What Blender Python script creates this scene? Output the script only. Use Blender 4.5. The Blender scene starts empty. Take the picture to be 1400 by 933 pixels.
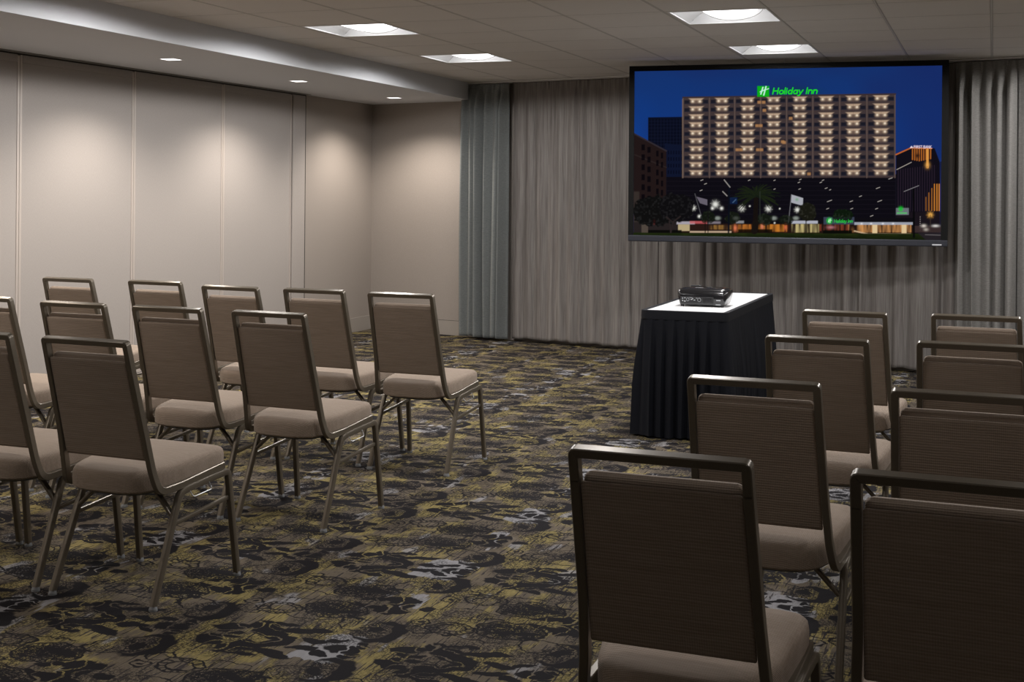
import bpy, bmesh, math, random
import numpy as np
from mathutils import Vector, Matrix
random.seed(7); rng = np.random.RandomState(5)
sc = bpy.context.scene
C = sc.collection
PI = math.pi

# ------------------------------------------------------------------ camera figures
F, PSI, CY, ROLL, CAMH = 1830.36, 0.3446, 267.56, 0.0084, 1.4329
ZC = 2.5596      # tiled ceiling
ZS = 2.389       # soffit underside
XF = -4.957      # soffit fascia
CORNER = Vector((-6.24, 12.92, 0))
WA = 0.2319      # the curtained wall runs at an angle

# ------------------------------------------------------------------ material helpers
class NT:
    def __init__(self, name):
        self.m = bpy.data.materials.new(name); self.m.use_nodes = True
        self.t = self.m.node_tree; self.n = self.t.nodes; self.l = self.t.links
        self.n.clear()
        self.out = self.n.new('ShaderNodeOutputMaterial')
    def val(self, s, v):
        if isinstance(v, bpy.types.NodeSocket): self.l.new(v, s)
        elif v is not None: s.default_value = v
    def math(self, op, a, b=None, c=None, clamp=False):
        n = self.n.new('ShaderNodeMath'); n.operation = op; n.use_clamp = clamp
        self.val(n.inputs[0], a)
        if b is not None: self.val(n.inputs[1], b)
        if c is not None: self.val(n.inputs[2], c)
        return n.outputs[0]
    def vec(self, op, a, b=None):
        n = self.n.new('ShaderNodeVectorMath'); n.operation = op
        self.val(n.inputs[0], a)
        if b is not None: self.val(n.inputs[1], b)
        return n.outputs['Value'] if op in ('LENGTH', 'DOT_PRODUCT') else n.outputs[0]
    def comb(self, x, y, z=0.0):
        n = self.n.new('ShaderNodeCombineXYZ')
        for i, v in enumerate((x, y, z)): self.val(n.inputs[i], v)
        return n.outputs[0]
    def sep(self, v):
        n = self.n.new('ShaderNodeSeparateXYZ'); self.l.new(v, n.inputs[0]); return n.outputs
    def coord(self):
        return self.n.new('ShaderNodeTexCoord').outputs['Object']
    def mapping(self, v, loc=(0,0,0), rot=(0,0,0), scale=(1,1,1), typ='POINT'):
        n = self.n.new('ShaderNodeMapping'); n.vector_type = typ; self.l.new(v, n.inputs[0])
        n.inputs['Location'].default_value = loc; n.inputs['Rotation'].default_value = rot; n.inputs['Scale'].default_value = scale
        return n.outputs[0]
    def noise(self, v, scale=5, detail=2, rough=.5, dim='3D'):
        n = self.n.new('ShaderNodeTexNoise'); n.noise_dimensions = dim; self.l.new(v, n.inputs['Vector'])
        n.inputs['Scale'].default_value = scale; n.inputs['Detail'].default_value = detail; n.inputs['Roughness'].default_value = rough
        return n.outputs[0]
    def vor(self, v, scale, feature='DISTANCE_TO_EDGE'):
        n = self.n.new('ShaderNodeTexVoronoi'); n.feature = feature; n.voronoi_dimensions = '2D'; self.l.new(v, n.inputs['Vector'])
        n.inputs['Scale'].default_value = scale
        return n.outputs[0]
    def mix(self, f, a, b):
        n = self.n.new('ShaderNodeMix'); n.data_type = 'RGBA'
        self.val(n.inputs[0], f)
        for s, v in ((n.inputs[6], a), (n.inputs[7], b)):
            if isinstance(v, tuple): v = (*v[:3], 1)
            self.val(s, v)
        return n.outputs[2]
    def smooth(self, v, a, b):
        n = self.n.new('ShaderNodeMapRange'); n.interpolation_type = 'SMOOTHSTEP'
        self.val(n.inputs[0], v); n.inputs[1].default_value = a; n.inputs[2].default_value = b
        return n.outputs[0]
    def bsdf(self, col, rough=.6, metal=0.0, spec=None, bump=None, bstr=.2, bdist=.002, sheen=0, coat=0, subs=None):
        b = self.n.new('ShaderNodeBsdfPrincipled')
        if isinstance(col, tuple): col = (*col[:3], 1)
        self.val(b.inputs['Base Color'], col); self.val(b.inputs['Roughness'], rough); self.val(b.inputs['Metallic'], metal)
        if spec is not None: b.inputs['Specular IOR Level'].default_value = spec
        if coat: b.inputs['Coat Weight'].default_value = coat; b.inputs['Coat Roughness'].default_value = .08
        if sheen: b.inputs['Sheen Weight'].default_value = sheen
        if bump is not None:
            bn = self.n.new('ShaderNodeBump'); bn.inputs['Strength'].default_value = bstr; bn.inputs['Distance'].default_value = bdist
            self.l.new(bump, bn.inputs['Height']); self.l.new(bn.outputs[0], b.inputs['Normal'])
        self.l.new(b.outputs[0], self.out.inputs[0])
        return self.m
    def emit(self, col, strength):
        e = self.n.new('ShaderNodeEmission')
        if isinstance(col, tuple): col = (*col[:3], 1)
        self.val(e.inputs[0], col); self.val(e.inputs[1], strength); self.l.new(e.outputs[0], self.out.inputs[0])
        return self.m

def S(r, g, b):
    f = lambda c: (c/255/12.92) if c/255 <= .04045 else ((c/255+.055)/1.055)**2.4
    return (f(r), f(g), f(b))

def simple(name, col, rough=.6, metal=0.0, spec=None, var=.06, nscale=8, coat=0):
    t = NT(name); n = t.noise(t.coord(), nscale, 3)
    a = tuple(c*(1-var) for c in col); b = tuple(min(1, c*(1+var)) for c in col)
    return t.bsdf(t.mix(n, a, b), rough, metal, spec, coat=coat)

def m_wallcover(name, col, ns=1.0):
    t = NT(name); co = t.coord()
    a = t.noise(t.mapping(co, scale=(900*ns, 900*ns, 60)), 1, 1)
    b = t.noise(t.mapping(co, scale=(60, 60, 900)), 1, 1)
    w = t.math('ADD', a, b)
    k = t.smooth(w, .7, 1.3)
    c = t.mix(k, tuple(x*.93 for x in col), tuple(x*1.06 for x in col))
    return t.bsdf(c, .75, spec=.25, bump=w, bstr=.15, bdist=.0006)

def m_fabric():
    # ribbed taupe chair upholstery, ribs run across
    t = NT('taupe_ribbed_fabric'); co = t.coord(); s = t.sep(co)
    hgt = t.math('ADD', s[2], t.math('MULTIPLY', s[1], .28))
    n0 = t.noise(co, 22, 2)
    ribs = t.math('SINE', t.math('ADD', t.math('MULTIPLY', t.math('ADD', s[2], t.math('MULTIPLY', s[1], .9)), 1150), t.math('MULTIPLY', n0, 3)))
    dots = t.math('SINE', t.math('MULTIPLY', s[0], 1250))
    w = t.math('ADD', t.math('MULTIPLY', ribs, .7), t.math('MULTIPLY', dots, .35))
    streak = t.noise(t.mapping(co, scale=(8, 260, 260)), 1, 2)
    k = t.math('ADD', t.math('MULTIPLY', w, .22), t.math('MULTIPLY', streak, 1.0), clamp=True)
    c = t.mix(k, (.230, .176, .132), (.405, .325, .262))
    return t.bsdf(c, .9, spec=.15, bump=w, bstr=.5, bdist=.0008, sheen=.15)

def m_bronze():
    t = NT('bronze_powder_coat'); n = t.noise(t.coord(), 300, 2)
    return t.bsdf(t.mix(n, (.145, .122, .092), (.180, .153, .118)), .30, .38, bump=n, bstr=.06, bdist=.0005)

def m_sheer():
    t = NT('striped_taupe_sheer'); co = t.coord(); s = t.sep(co)
    att = t.n.new('ShaderNodeAttribute'); att.attribute_name = 'cloth_u'; u = att.outputs['Fac']
    v = t.comb(u, t.math('MULTIPLY', s[2], .012))
    a = t.noise(v, 210, 2, .7); b = t.noise(t.comb(u, t.math('MULTIPLY', s[2], .03), 3.0), 26, 2)
    w = t.math('ADD', t.math('MULTIPLY', a, .62), t.math('MULTIPLY', b, .38))
    c = t.mix(t.smooth(w, .36, .64), (.132, .122, .115), (.278, .265, .250))
    hot = t.noise(t.comb(u, 5.0), 9, 1)
    c = t.mix(t.math('MULTIPLY', hot, .35), c, (.200, .160, .150))
    return t.bsdf(c, .85, spec=.15, bump=a, bstr=.25, bdist=.001)

def m_drape(name, c0, c1):
    t = NT(name); co = t.coord()
    a = t.noise(t.mapping(co, scale=(700, 700, 90)), 1, 1); b = t.noise(t.mapping(co, scale=(30, 30, 500)), 1, 1)
    return t.bsdf(t.mix(t.smooth(t.math('ADD', a, b), .7, 1.3), c0, c1), .8, spec=.2, sheen=.1)

# ------------------------------------------------------------------ carpet
def m_carpet():
    t = NT('scroll_patterned_carpet'); co = t.coord(); s = t.sep(co)
    TX, TY = .633, .943
    wn = t.n.new('ShaderNodeTexNoise'); wn.noise_dimensions = '2D'; t.l.new(co, wn.inputs['Vector'])
    wn.inputs['Scale'].default_value = 16; wn.inputs['Detail'].default_value = 3
    wo = t.vec('SUBTRACT', wn.outputs[1], (.5, .5, .5))
    ws = t.sep(t.vec('MULTIPLY', wo, (.05, .05, 0)))
    X = t.math('ADD', s[0], ws[0]); Y = t.math('ADD', s[1], ws[1])
    # repeat with a mirrored half drop
    u = t.math('SUBTRACT', t.math('FLOORED_MODULO', t.math('ADD', X, 1.94+.166), TX), .166)
    m = t.math('PINGPONG', t.math('ADD', Y, -4.26+TY*10), TY/2)
    Q = t.comb(u, m)
    def ell(cx, cm, rx, ry, rot=0.0):
        # length of the point in the ellipse's own frame, 1 on its rim
        v = t.mapping(Q, loc=(cx, cm, 0), rot=(0, 0, rot), scale=(rx, ry, 1), typ='TEXTURE')
        return t.vec('LENGTH', v)
    def fill(g, soft=.09):
        return t.smooth(g, 1+soft, 1-soft)
    def ring(g, w):
        return t.smooth(t.math('ABSOLUTE', t.math('SUBTRACT', g, 1.0)), w, w*.4)
    def U(*a):
        r = a[0]
        for b in a[1:]: r = t.math('MAXIMUM', r, b)
        return r
    def cut(a, b):
        return t.math('MULTIPLY', a, t.math('SUBTRACT', 1.0, b))
    n_ = lambda v: TY/2 - v
    # fine line work used inside the paisleys
    vo = t.vor(t.vec('ADD', Q, t.vec('MULTIPLY', wo, (.03, .03, 0))), 42)
    fil = t.smooth(vo, .16, .05)
    fn = t.noise(co, 60, 3, .6)
    fil2 = t.smooth(t.math('ABSOLUTE', t.math('SUBTRACT', fn, .5)), .075, .03)
    lite = t.smooth(t.math('ABSOLUTE', t.math('SUBTRACT', t.noise(co, 38, 2, .6), .5)), .035, .015)
    # flower on the mirror line
    fl = U(fill(ell(0, .005, .052, .055)), fill(ell(-.03, .068, .055, .03, .55)), fill(ell(.035, .06, .032, .034)), fill(ell(-.10, .04, .06, .017, .35)))
    fl = cut(fl, ring(ell(.06, .012, .055, .03, .3), .12))
    fl = cut(fl, ring(ell(-.055, .055, .05, .05, .4), .10))
    lf = U(fill(ell(.108, .0, .036, .026)), fill(ell(-.15, .135, .086, .020, -.25)), fill(ell(.483, .135, .086, .020, -.25)), fill(ell(-.09, .17, .035, .012, .4)))
    # big crescent scroll
    co_, ci_ = ell(.062, .285, .088, .112), ell(.034, .276, .057, .080)
    cr = cut(fill(co_, .06), fill(ci_, .08))
    cr = U(cr, t.math('MULTIPLY', fill(ci_), t.math('MAXIMUM', t.math('MULTIPLY', fil, .9), fil2)), fill(ell(.038, .262, .026, .035, .5)))
    cr = U(cr, t.math('MULTIPLY', ring(ell(-.03, .235, .09, .055, .4), .09), 1.0))
    # curls, bead loops
    cu = U(ring(ell(.138, .13, .032, .028), .2), ring(ell(.165, .215, .05, .03, .4), .14), fill(ell(.142, .128, .012, .010)))
    lo, li = ell(.262, .168, .078, .060), ell(.268, .160, .046, .034)
    mid = t.mapping(Q, loc=(.265, .164, 0), typ='TEXTURE'); ms = t.sep(mid)
    ang = t.math('ARCTAN2', ms[1], ms[0])
    beads = t.math('MULTIPLY', t.smooth(t.math('SINE', t.math('MULTIPLY', ang, 15)), -.1, .5), t.math('MULTIPLY', fill(lo), t.math('SUBTRACT', 1.0, fill(li))))
    loop = U(ring(lo, .10), ring(li, .16), t.math('MULTIPLY', beads, .85))
    # dark paisley almonds
    def almond(cx):
        a = ell(cx, .118, .118, .086, .15)
        core = ell(cx-.02, .115, .085, .062, .15)
        return U(ring(a, .07), t.math('MULTIPLY', fill(a), t.math('MAXIMUM', fil, fil2)), cut(fill(core, .12), lite), ring(ell(cx+.05, .165, .05, .03, -.5), .14))
    al = U(almond(.452), almond(.452-TX))
    # large leaf spray around the second mirror line
    sp = U(fill(ell(.345, n_(.078), .060, .050)), fill(ell(.298, n_(.118), .042, .036, .6)), fill(ell(.37, n_(.150), .055, .021, -.15)),
           fill(ell(.215, n_(.072), .066, .036, -.45)), fill(ell(.245, n_(.018), .055, .014)), fill(ell(.43, n_(.022), .060, .030, .2)), fill(ell(.40, n_(.06), .04, .02, .5)))
    sp = cut(sp, ring(ell(.262, n_(.105), .036, .040), .13))
    sp = cut(sp, ring(ell(.335, n_(.0), .10, .045, .1), .06))
    sp = cut(sp, ring(ell(.37, n_(.115), .05, .022, .2), .10))
    sp = U(sp, fill(ell(.465, n_(.115), .086, .026, -.28)), fill(ell(.465-TX, n_(.115), .086, .026, -.28)), fill(ell(-.10, n_(.035), .055, .022, .2)))
    g2 = U(fill(ell(.025, n_(.0), .060, .040)), fill(ell(.07, n_(.05), .035, .022, .7)), fill(ell(-.03, n_(.06), .04, .018, -.4)))
    g2 = cut(g2, ring(ell(.06, n_(.02), .04, .03), .14))
    # long wavy outlines joining the motifs
    wav = t.math('MULTIPLY', t.math('SINE', t.math('MULTIPLY', u, 2*PI/TX*2)), .016)
    ln1 = t.smooth(t.math('ABSOLUTE', t.math('SUBTRACT', m, t.math('ADD', wav, .228))), .0045, .002)
    ln2 = t.smooth(t.math('ABSOLUTE', t.math('SUBTRACT', m, t.math('SUBTRACT', .040, wav))), .004, .0018)
    reg = t.smooth(u, .12, .2)
    lines = t.math('MULTIPLY', U(ln1, ln2), reg)
    scat = t.math('MULTIPLY', fil2, t.smooth(t.noise(co, 5, 2), .40, .55))
    dark = U(fl, lf, cr, cu, loop, al, sp, g2, lines, t.math('MULTIPLY', scat, .8))
    # brushed ground colours, strokes run towards the screen
    st = t.noise(t.mapping(co, scale=(95, 7, 1)), 1, 3, .6, '2D')
    st2 = t.noise(t.mapping(co, loc=(3, 9, 0), scale=(230, 22, 1)), 1, 2, .6, '2D')
    big = t.noise(t.mapping(co, scale=(6.5, 3.4, 1)), 1, 3, .6, '2D')
    gold = t.mix(st2, (.17, .134, .052), (.43, .352, .142))
    taupe = t.mix(st, (.105, .085, .060), (.225, .185, .140))
    ground = t.mix(t.smooth(t.math('ADD', big, t.math('MULTIPLY', t.math('SUBTRACT', st, .5), .5)), .46, .57), taupe, gold)
    slate = t.mix(st2, (.24, .235, .245), (.42, .415, .435))
    gx = t.math('ABSOLUTE', t.math('SUBTRACT', t.math('FLOORED_MODULO', t.math('ADD', s[0], 1.94+.633), 1.266), .633))
    gn = t.noise(t.mapping(co, scale=(9, 2.6, 1)), 1, 3, .6, '2D')
    nd = t.math('SUBTRACT', TY/2, m)
    gx = t.math('ADD', gx, t.smooth(nd, .10, .30)); gx = t.math('SUBTRACT', gx, t.math('MULTIPLY', t.smooth(nd, .14, .34), .93))
    gm = t.smooth(t.math('SUBTRACT', t.math('ADD', gx, t.math('MULTIPLY', t.math('SUBTRACT', st, .5), .05)), t.math('MULTIPLY', t.math('SUBTRACT', gn, .47), .45)), .085, .06)
    gn2 = t.smooth(t.noise(t.mapping(co, loc=(7, 2, 0), scale=(7, 3, 1)), 1, 2, .5, '2D'), .66, .72)
    ground = t.mix(U(gm, t.math('MULTIPLY', gn2, .8)), ground, slate)
    ground = t.mix(t.math('MULTIPLY', t.smooth(st, .56, .62), t.math('SUBTRACT', 1.0, gm)), ground, (.045, .038, .040))
    pile = t.noise(co, 900, 1)
    blk = t.mix(pile, (.008, .007, .009), (.020, .018, .021))
    c = t.mix(dark, ground, blk)
    c = t.mix(t.math('MULTIPLY', t.math('SUBTRACT', 1.0, pile), .25), c, (.02, .02, .02))
    return t.bsdf(c, .95, spec=.1, bump=pile, bstr=.4, bdist=.002)

MAT = {}
MAT['fabric'] = m_fabric(); MAT['bronze'] = m_bronze()
MAT['glide'] = simple('clear_nylon_glide', (.26, .27, .28), .25, 0, .6)
MAT['chrome'] = simple('chrome_wire', (.40, .40, .41), .32, 1.0)
MAT['carpet'] = m_carpet()
MAT['partition'] = m_wallcover('beige_partition_fabric', (.355, .326, .306))
MAT['wallvinyl'] = m_wallcover('beige_wall_vinyl', (.325, .290, .262))
MAT['trim'] = simple('beige_metal_trim', (.47, .42, .385), .45, .1, .4, .03)
MAT['base'] = simple('beige_vinyl_base', (.33, .30, .27), .5, 0, .4, .03)
MAT['dark'] = simple('shadow_gap_black', (.035, .03, .026), .8)
MAT['track'] = simple('grey_track_metal', (.22, .215, .21), .45, .3)
MAT['tile'] = None
MAT['plaster'] = simple('white_painted_plaster', (.60, .615, .65), .7, 0, .3, .015, 2)
MAT['sheer'] = m_sheer()
MAT['drapeL'] = m_drape('blue_grey_drape', (.135, .146, .145), (.205, .218, .215))
MAT['drapeR'] = m_drape('warm_grey_drape', (.165, .158, .150), (.255, .248, .235))
MAT['frame_black'] = simple('matte_black_velvet', (.006, .006, .006), .8, 0, .15)
MAT['frame_bar'] = simple('dark_anodised_bar', (.03, .032, .042), .4, .4)
MAT['white'] = simple('white_laminate', (.86, .87, .88), .45, 0, .4, .01)
MAT['skirt'] = simple('black_pleated_polyester', (.0055, .0065, .0105), .75, 0, .22, .1, 30)
MAT['skirt_band'] = simple('black_skirt_band', (.009, .010, .014), .7, 0, .25)
MAT['pgloss'] = simple('glossy_black_plastic', (.012, .012, .014), .16, 0, .5, .02, 8, .5)
MAT['pmatte'] = simple('matte_black_plastic', (.018, .018, .020), .45)
MAT['print'] = simple('white_print', (.55, .57, .60), .5)
MAT['glass'] = simple('dark_lens_glass', (.02, .022, .035), .05, 0, .8, .02, 8, 1)
MAT['lamp_white'] = simple('white_enamel_reflector', (.85, .86, .88), .4, 0, .4, .01)
MAT['steel'] = simple('grey_table_steel', (.25, .25, .26), .35, .8)
def tilemat():
    t = NT('mineral_ceiling_tile'); co = t.coord()
    n = t.noise(co, 350, 2); n2 = t.noise(t.mapping(co, scale=(.8, 5, 1)), 1, 2)
    k = t.math('ADD', t.math('MULTIPLY', n, .4), t.math('MULTIPLY', n2, .6))
    return t.bsdf(t.mix(k, (.66, .635, .62), (.75, .725, .71)), .9, spec=.1, bump=n, bstr=.2, bdist=.001)
MAT['tile'] = tilemat()
MAT['tbar'] = simple('painted_grid_bar', (.62, .61, .60), .4, .2)
MAT['tbar_dark'] = simple('grid_reveal', (.50, .48, .47), .8)
MAT['lens'] = NT('glowing_diffuser').emit((1.0, .985, .97), 4.5)
MAT['lens_small'] = NT('glowing_downlight').emit((1.0, .95, .91), 3.0)

# ------------------------------------------------------------------ mesh helpers
def new_obj(name, bm, mat, parent=None, smooth=False, loc=None, rotz=None):
    me = bpy.data.meshes.new(name)
    bmesh.ops.recalc_face_normals(bm, faces=bm.faces[:])
    bm.to_mesh(me); bm.free()
    mats = mat if isinstance(mat, (list, tuple)) else [mat]
    for q in mats: me.materials.append(q)
    if smooth:
        for p in me.polygons: p.use_smooth = True
        try: me.set_sharp_from_angle(angle=math.radians(38))
        except Exception: pass
    o = bpy.data.objects.new(name, me); C.objects.link(o)
    if parent: o.parent = parent
    if loc is not None: o.location = loc
    if rotz is not None: o.rotation_euler = (0, 0, rotz)
    return o
def box(bm, x0, x1, y0, y1, z0, z1, mi=0, bev=0):
    vs = [bm.verts.new(p) for p in ((x0,y0,z0),(x1,y0,z0),(x1,y1,z0),(x0,y1,z0),(x0,y0,z1),(x1,y0,z1),(x1,y1,z1),(x0,y1,z1))]
    fs = [bm.faces.new([vs[i] for i in f]) for f in ((0,3,2,1),(4,5,6,7),(0,1,5,4),(1,2,6,5),(2,3,7,6),(3,0,4,7))]
    for f in fs: f.material_index = mi
    if bev:
        es = list({e for f in fs for e in f.edges})
        bmesh.ops.bevel(bm, geom=es, offset=bev, segments=2, affect='EDGES', profile=.6)
    return vs
def rrect(w, h, r, seg=3):
    pts = []
    for cx, cy, a0 in ((w/2-r, h/2-r, 0), (-w/2+r, h/2-r, 90), (-w/2+r, -h/2+r, 180), (w/2-r, -h/2+r, 270)):
        for k in range(seg+1):
            a = math.radians(a0 + 90*k/seg); pts.append((cx+r*math.cos(a), cy+r*math.sin(a)))
    return pts
def sweep(bm, path, ref, prof, caps=True):
    """path of Vectors, ref: a vector (or list) for the first profile axis"""
    path = [Vector(p) for p in path]; n = len(path); rings = []
    for i, p in enumerate(path):
        if i == 0: t = path[1]-p
        elif i == n-1: t = p-path[i-1]
        else: t = (path[i+1]-p).normalized()+(p-path[i-1]).normalized()
        t.normalize()
        r = Vector(ref[i] if isinstance(ref, list) else ref)
        a = (r - t*r.dot(t)).normalized(); b = t.cross(a)
        k = 1.0
        if 0 < i < n-1:
            c = (path[i+1]-p).normalized().dot((p-path[i-1]).normalized()); k = 1/math.sqrt(max(.3, (1+c)/2))
        rings.append([bm.verts.new(p + a*x + b*y*k) for x, y in prof])
    m = len(prof)
    for i in range(n-1):
        for j in range(m):
            bm.faces.new((rings[i][j], rings[i][(j+1) % m], rings[i+1][(j+1) % m], rings[i+1][j]))
    if caps:
        bm.faces.new(rings[0][::-1]); bm.faces.new(rings[-1])
def fillet(pts, r, seg=5):
    pts = [Vector(p) for p in pts]; out = [pts[0]]
    for i in range(1, len(pts)-1):
        a, b, c = pts[i-1], pts[i], pts[i+1]
        rr = r[i-1] if isinstance(r, (list, tuple)) else r
        d1, d2 = (a-b), (c-b); rr1 = min(rr, d1.length*.49, d2.length*.49)
        p0, p1 = b+d1.normalized()*rr1, b+d2.normalized()*rr1
        for k in range(seg+1):
            s = k/seg; out.append(p0*(1-s)**2 + b*2*s*(1-s) + p1*s*s)
    out.append(pts[-1]); return out
def cyl(bm, p0, p1, r, n=12, r1=None):
    p0, p1 = Vector(p0), Vector(p1); t = (p1-p0).normalized()
    a = t.orthogonal().normalized(); b = t.cross(a); r1 = r if r1 is None else r1
    A = [bm.verts.new(p0+a*r*math.cos(2*PI*k/n)+b*r*math.sin(2*PI*k/n)) for k in range(n)]
    B = [bm.verts.new(p1+a*r1*math.cos(2*PI*k/n)+b*r1*math.sin(2*PI*k/n)) for k in range(n)]
    for k in range(n): bm.faces.new((A[k], A[(k+1) % n], B[(k+1) % n], B[k]))
    bm.faces.new(A[::-1]); bm.faces.new(B)
def loft(bm, rings, cap0=True, cap1=True):
    R = [[bm.verts.new(p) for p in r] for r in rings]; m = len(R[0])
    for i in range(len(R)-1):
        for j in range(m): bm.faces.new((R[i][j], R[i][(j+1) % m], R[i+1][(j+1) % m], R[i+1][j]))
    if cap0: bm.faces.new(R[0][::-1])
    if cap1: bm.faces.new(R[-1])
def tag(o, label=None, cat=None, group=None, kind=None):
    if label: o['label'] = label
    if cat: o['category'] = cat
    if group: o['group'] = group
    if kind: o['kind'] = kind
    return o
def empty(name, loc, rotz=0):
    o = bpy.data.objects.new(name, None); o.empty_display_size = .1; C.objects.link(o)
    o.location = loc; o.rotation_euler = (0, 0, rotz); return o
def copy_tree(o, parent=None):
    c = o.copy(); C.objects.link(c)
    if parent: c.parent = parent
    for ch in list(o.children): copy_tree(ch, c)
    return c

# ------------------------------------------------------------------ room shell
XR, YR = 3.2, -2.2
def lw(Y): return -6.24 - .0166*(12.92-Y)     # left wall line
wdir = Vector((math.cos(WA), -math.sin(WA), 0)); wn_ = Vector((math.sin(WA), math.cos(WA), 0))
bm = bmesh.new(); box(bm, -6.9, XR+.1, YR-.1, 13.6, -.1, 0)
tag(new_obj('floor', bm, MAT['carpet']), kind='structure')
# ceiling tiles between the light openings
mx, my = .627, .645
LX = (-4.3831, -1.8784, .629); LY = (.2445, 2.1802, 4.116, 6.0517, 7.9875, 9.9232)
LS = .603
xs = [-1.2754+mx*k for k in range(-9, 9)]; ys = [7.9675+my*k for k in range(-17, 9)]
bm = bmesh.new()
cuts_x = sorted([v for x in LX for v in (x, x+LS)]); cuts_y = sorted([v for y in LY for v in (y, y+LS)])
gx_ = [-5.0]+cuts_x+[XR+.1]; gy_ = [YR-.1]+cuts_y+[13.6]
for i in range(len(gx_)-1):
    for j in range(len(gy_)-1):
        if i % 2 == 1 and j % 2 == 1: continue
        box(bm, gx_[i], gx_[i+1], gy_[j], gy_[j+1], ZC, ZC+.015)
ceil_o = tag(new_obj('ceiling', bm, MAT['tile']), kind='structure')
bm = bmesh.new(); box(bm, -5.2, XR+.1, YR-.1, 13.6, ZC+.17, ZC+.2)
new_obj('ceiling_slab', bm, MAT['dark'], ceil_o)
def inlight(x, y):
    return any(a-.03 < x < a+LS+.03 for a in LX) and any(b-.03 < y < b+LS+.03 for b in LY)
bm = bmesh.new(); bmd = bmesh.new()
for x in xs:
    if x < XF+.02 or x > XR: continue
    segs = []; y = YR
    while y < 13.4:
        box(bmd, x-.009, x+.009, y, y+.645, ZC-.0012, ZC+.001) if not any(a+.02 < x < a+LS-.02 for a in LX) else None
        box(bm, x-.0035, x+.0035, y, y+.645, ZC-.004, ZC+.001) if x > -1.5 and not any(a+.02 < x < a+LS-.02 for a in LX) else None
        y += .645
for y in ys:
    if y < YR or y > 13.3: continue
    x = xs[0]
    for x in xs:
        if x < XF-.5 or x > XR-.3: continue
        if inlight(x+.3, y) and any(b+.05 < y < b+LS-.05 for b in LY): continue
        box(bmd, max(x, XF+.005), x+mx, y-.004, y+.004, ZC-.0008, ZC+.001)
new_obj('grid_reveal', bmd, MAT['tbar_dark'], ceil_o); new_obj('grid_bar', bm, MAT['tbar'], ceil_o)
# soffit
bm = bmesh.new(); box(bm, -6.95, XF, YR-.1, 13.5, ZS, ZC+.16)
so = tag(new_obj('ceiling_soffit', bm, MAT['plaster']), kind='structure'); so.name = 'trim_soffit'
# walls
bm = bmesh.new()
pl = [(-6.24, 12.92), (-6.24+wdir.x*10.2, 12.92+wdir.y*10.2)]
a0 = CORNER - wdir*.2; b0 = CORNER + wdir*10.3
q = [a0, b0, b0+wn_*.12, a0+wn_*.12]
lo = [bm.verts.new((v.x, v.y, 0)) for v in q]; hi = [bm.verts.new((v.x, v.y, ZC+.1)) for v in q]
bm.faces.new(lo); bm.faces.new(hi)
for i in range(4): bm.faces.new((lo[i], lo[(i+1) % 4], hi[(i+1) % 4], hi[i]))
tag(new_obj('wall_back', bm, MAT['wallvinyl']), kind='structure')
bm = bmesh.new(); box(bm, XR, XR+.1, YR-.1, 13.6, 0, ZC+.1)
tag(new_obj('wall_right', bm, MAT['wallvinyl']), kind='structure')
bm = bmesh.new(); box(bm, -6.9, XR+.1, YR-.1, YR, 0, ZC+.1)
tag(new_obj('wall_front', bm, MAT['wallvinyl']), kind='structure')
# left wall frame: local y runs along the wall from the corner back to the viewer
LWA = math.atan(.0166)
def lwobj(name, bm, mat, parent=None):
    return new_obj(name, bm, mat, parent, loc=(CORNER.x, CORNER.y, 0), rotz=-LWA) if parent is None else new_obj(name, bm, mat, parent)
bm = bmesh.new(); box(bm, -.12, 0, -1.44, .1, 0, ZS+.02)
wl = tag(lwobj('wall_left', bm, MAT['wallvinyl']), kind='structure')
bm = bmesh.new(); box(bm, -.2, -.075, -15.2, -1.40, 0, ZS+.02)
new_obj('wall_pocket', bm, MAT['dark'], wl)
# jamb post beside the partition
bm = bmesh.new(); box(bm, -.06, .012, -1.69, -1.448, 0, ZS-.012, 0, .003); box(bm, -.06, .019, -1.69, -1.675, 0, ZS-.03, 0, .002)
tag(lwobj('trim_jamb', bm, MAT['partition']), kind='structure')
bm = bmesh.new(); box(bm, -.05, .0125, -1.449, -1.438, 0, ZS); new_obj('shadow_gap', bm, MAT['dark'], wl)
# track over the partition, on the soffit
bm = bmesh.new(); box(bm, -.10, .075, -15.2, -1.45, ZS-.004, ZS+.001)
tr_ = tag(lwobj('trim_track', bm, MAT['track']), kind='structure')
bm = bmesh.new(); box(bm, -.11, .006, -15.2, -1.45, ZS-.008, ZS-.003); new_obj('track_slot', bm, MAT['dark'], tr_)
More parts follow.
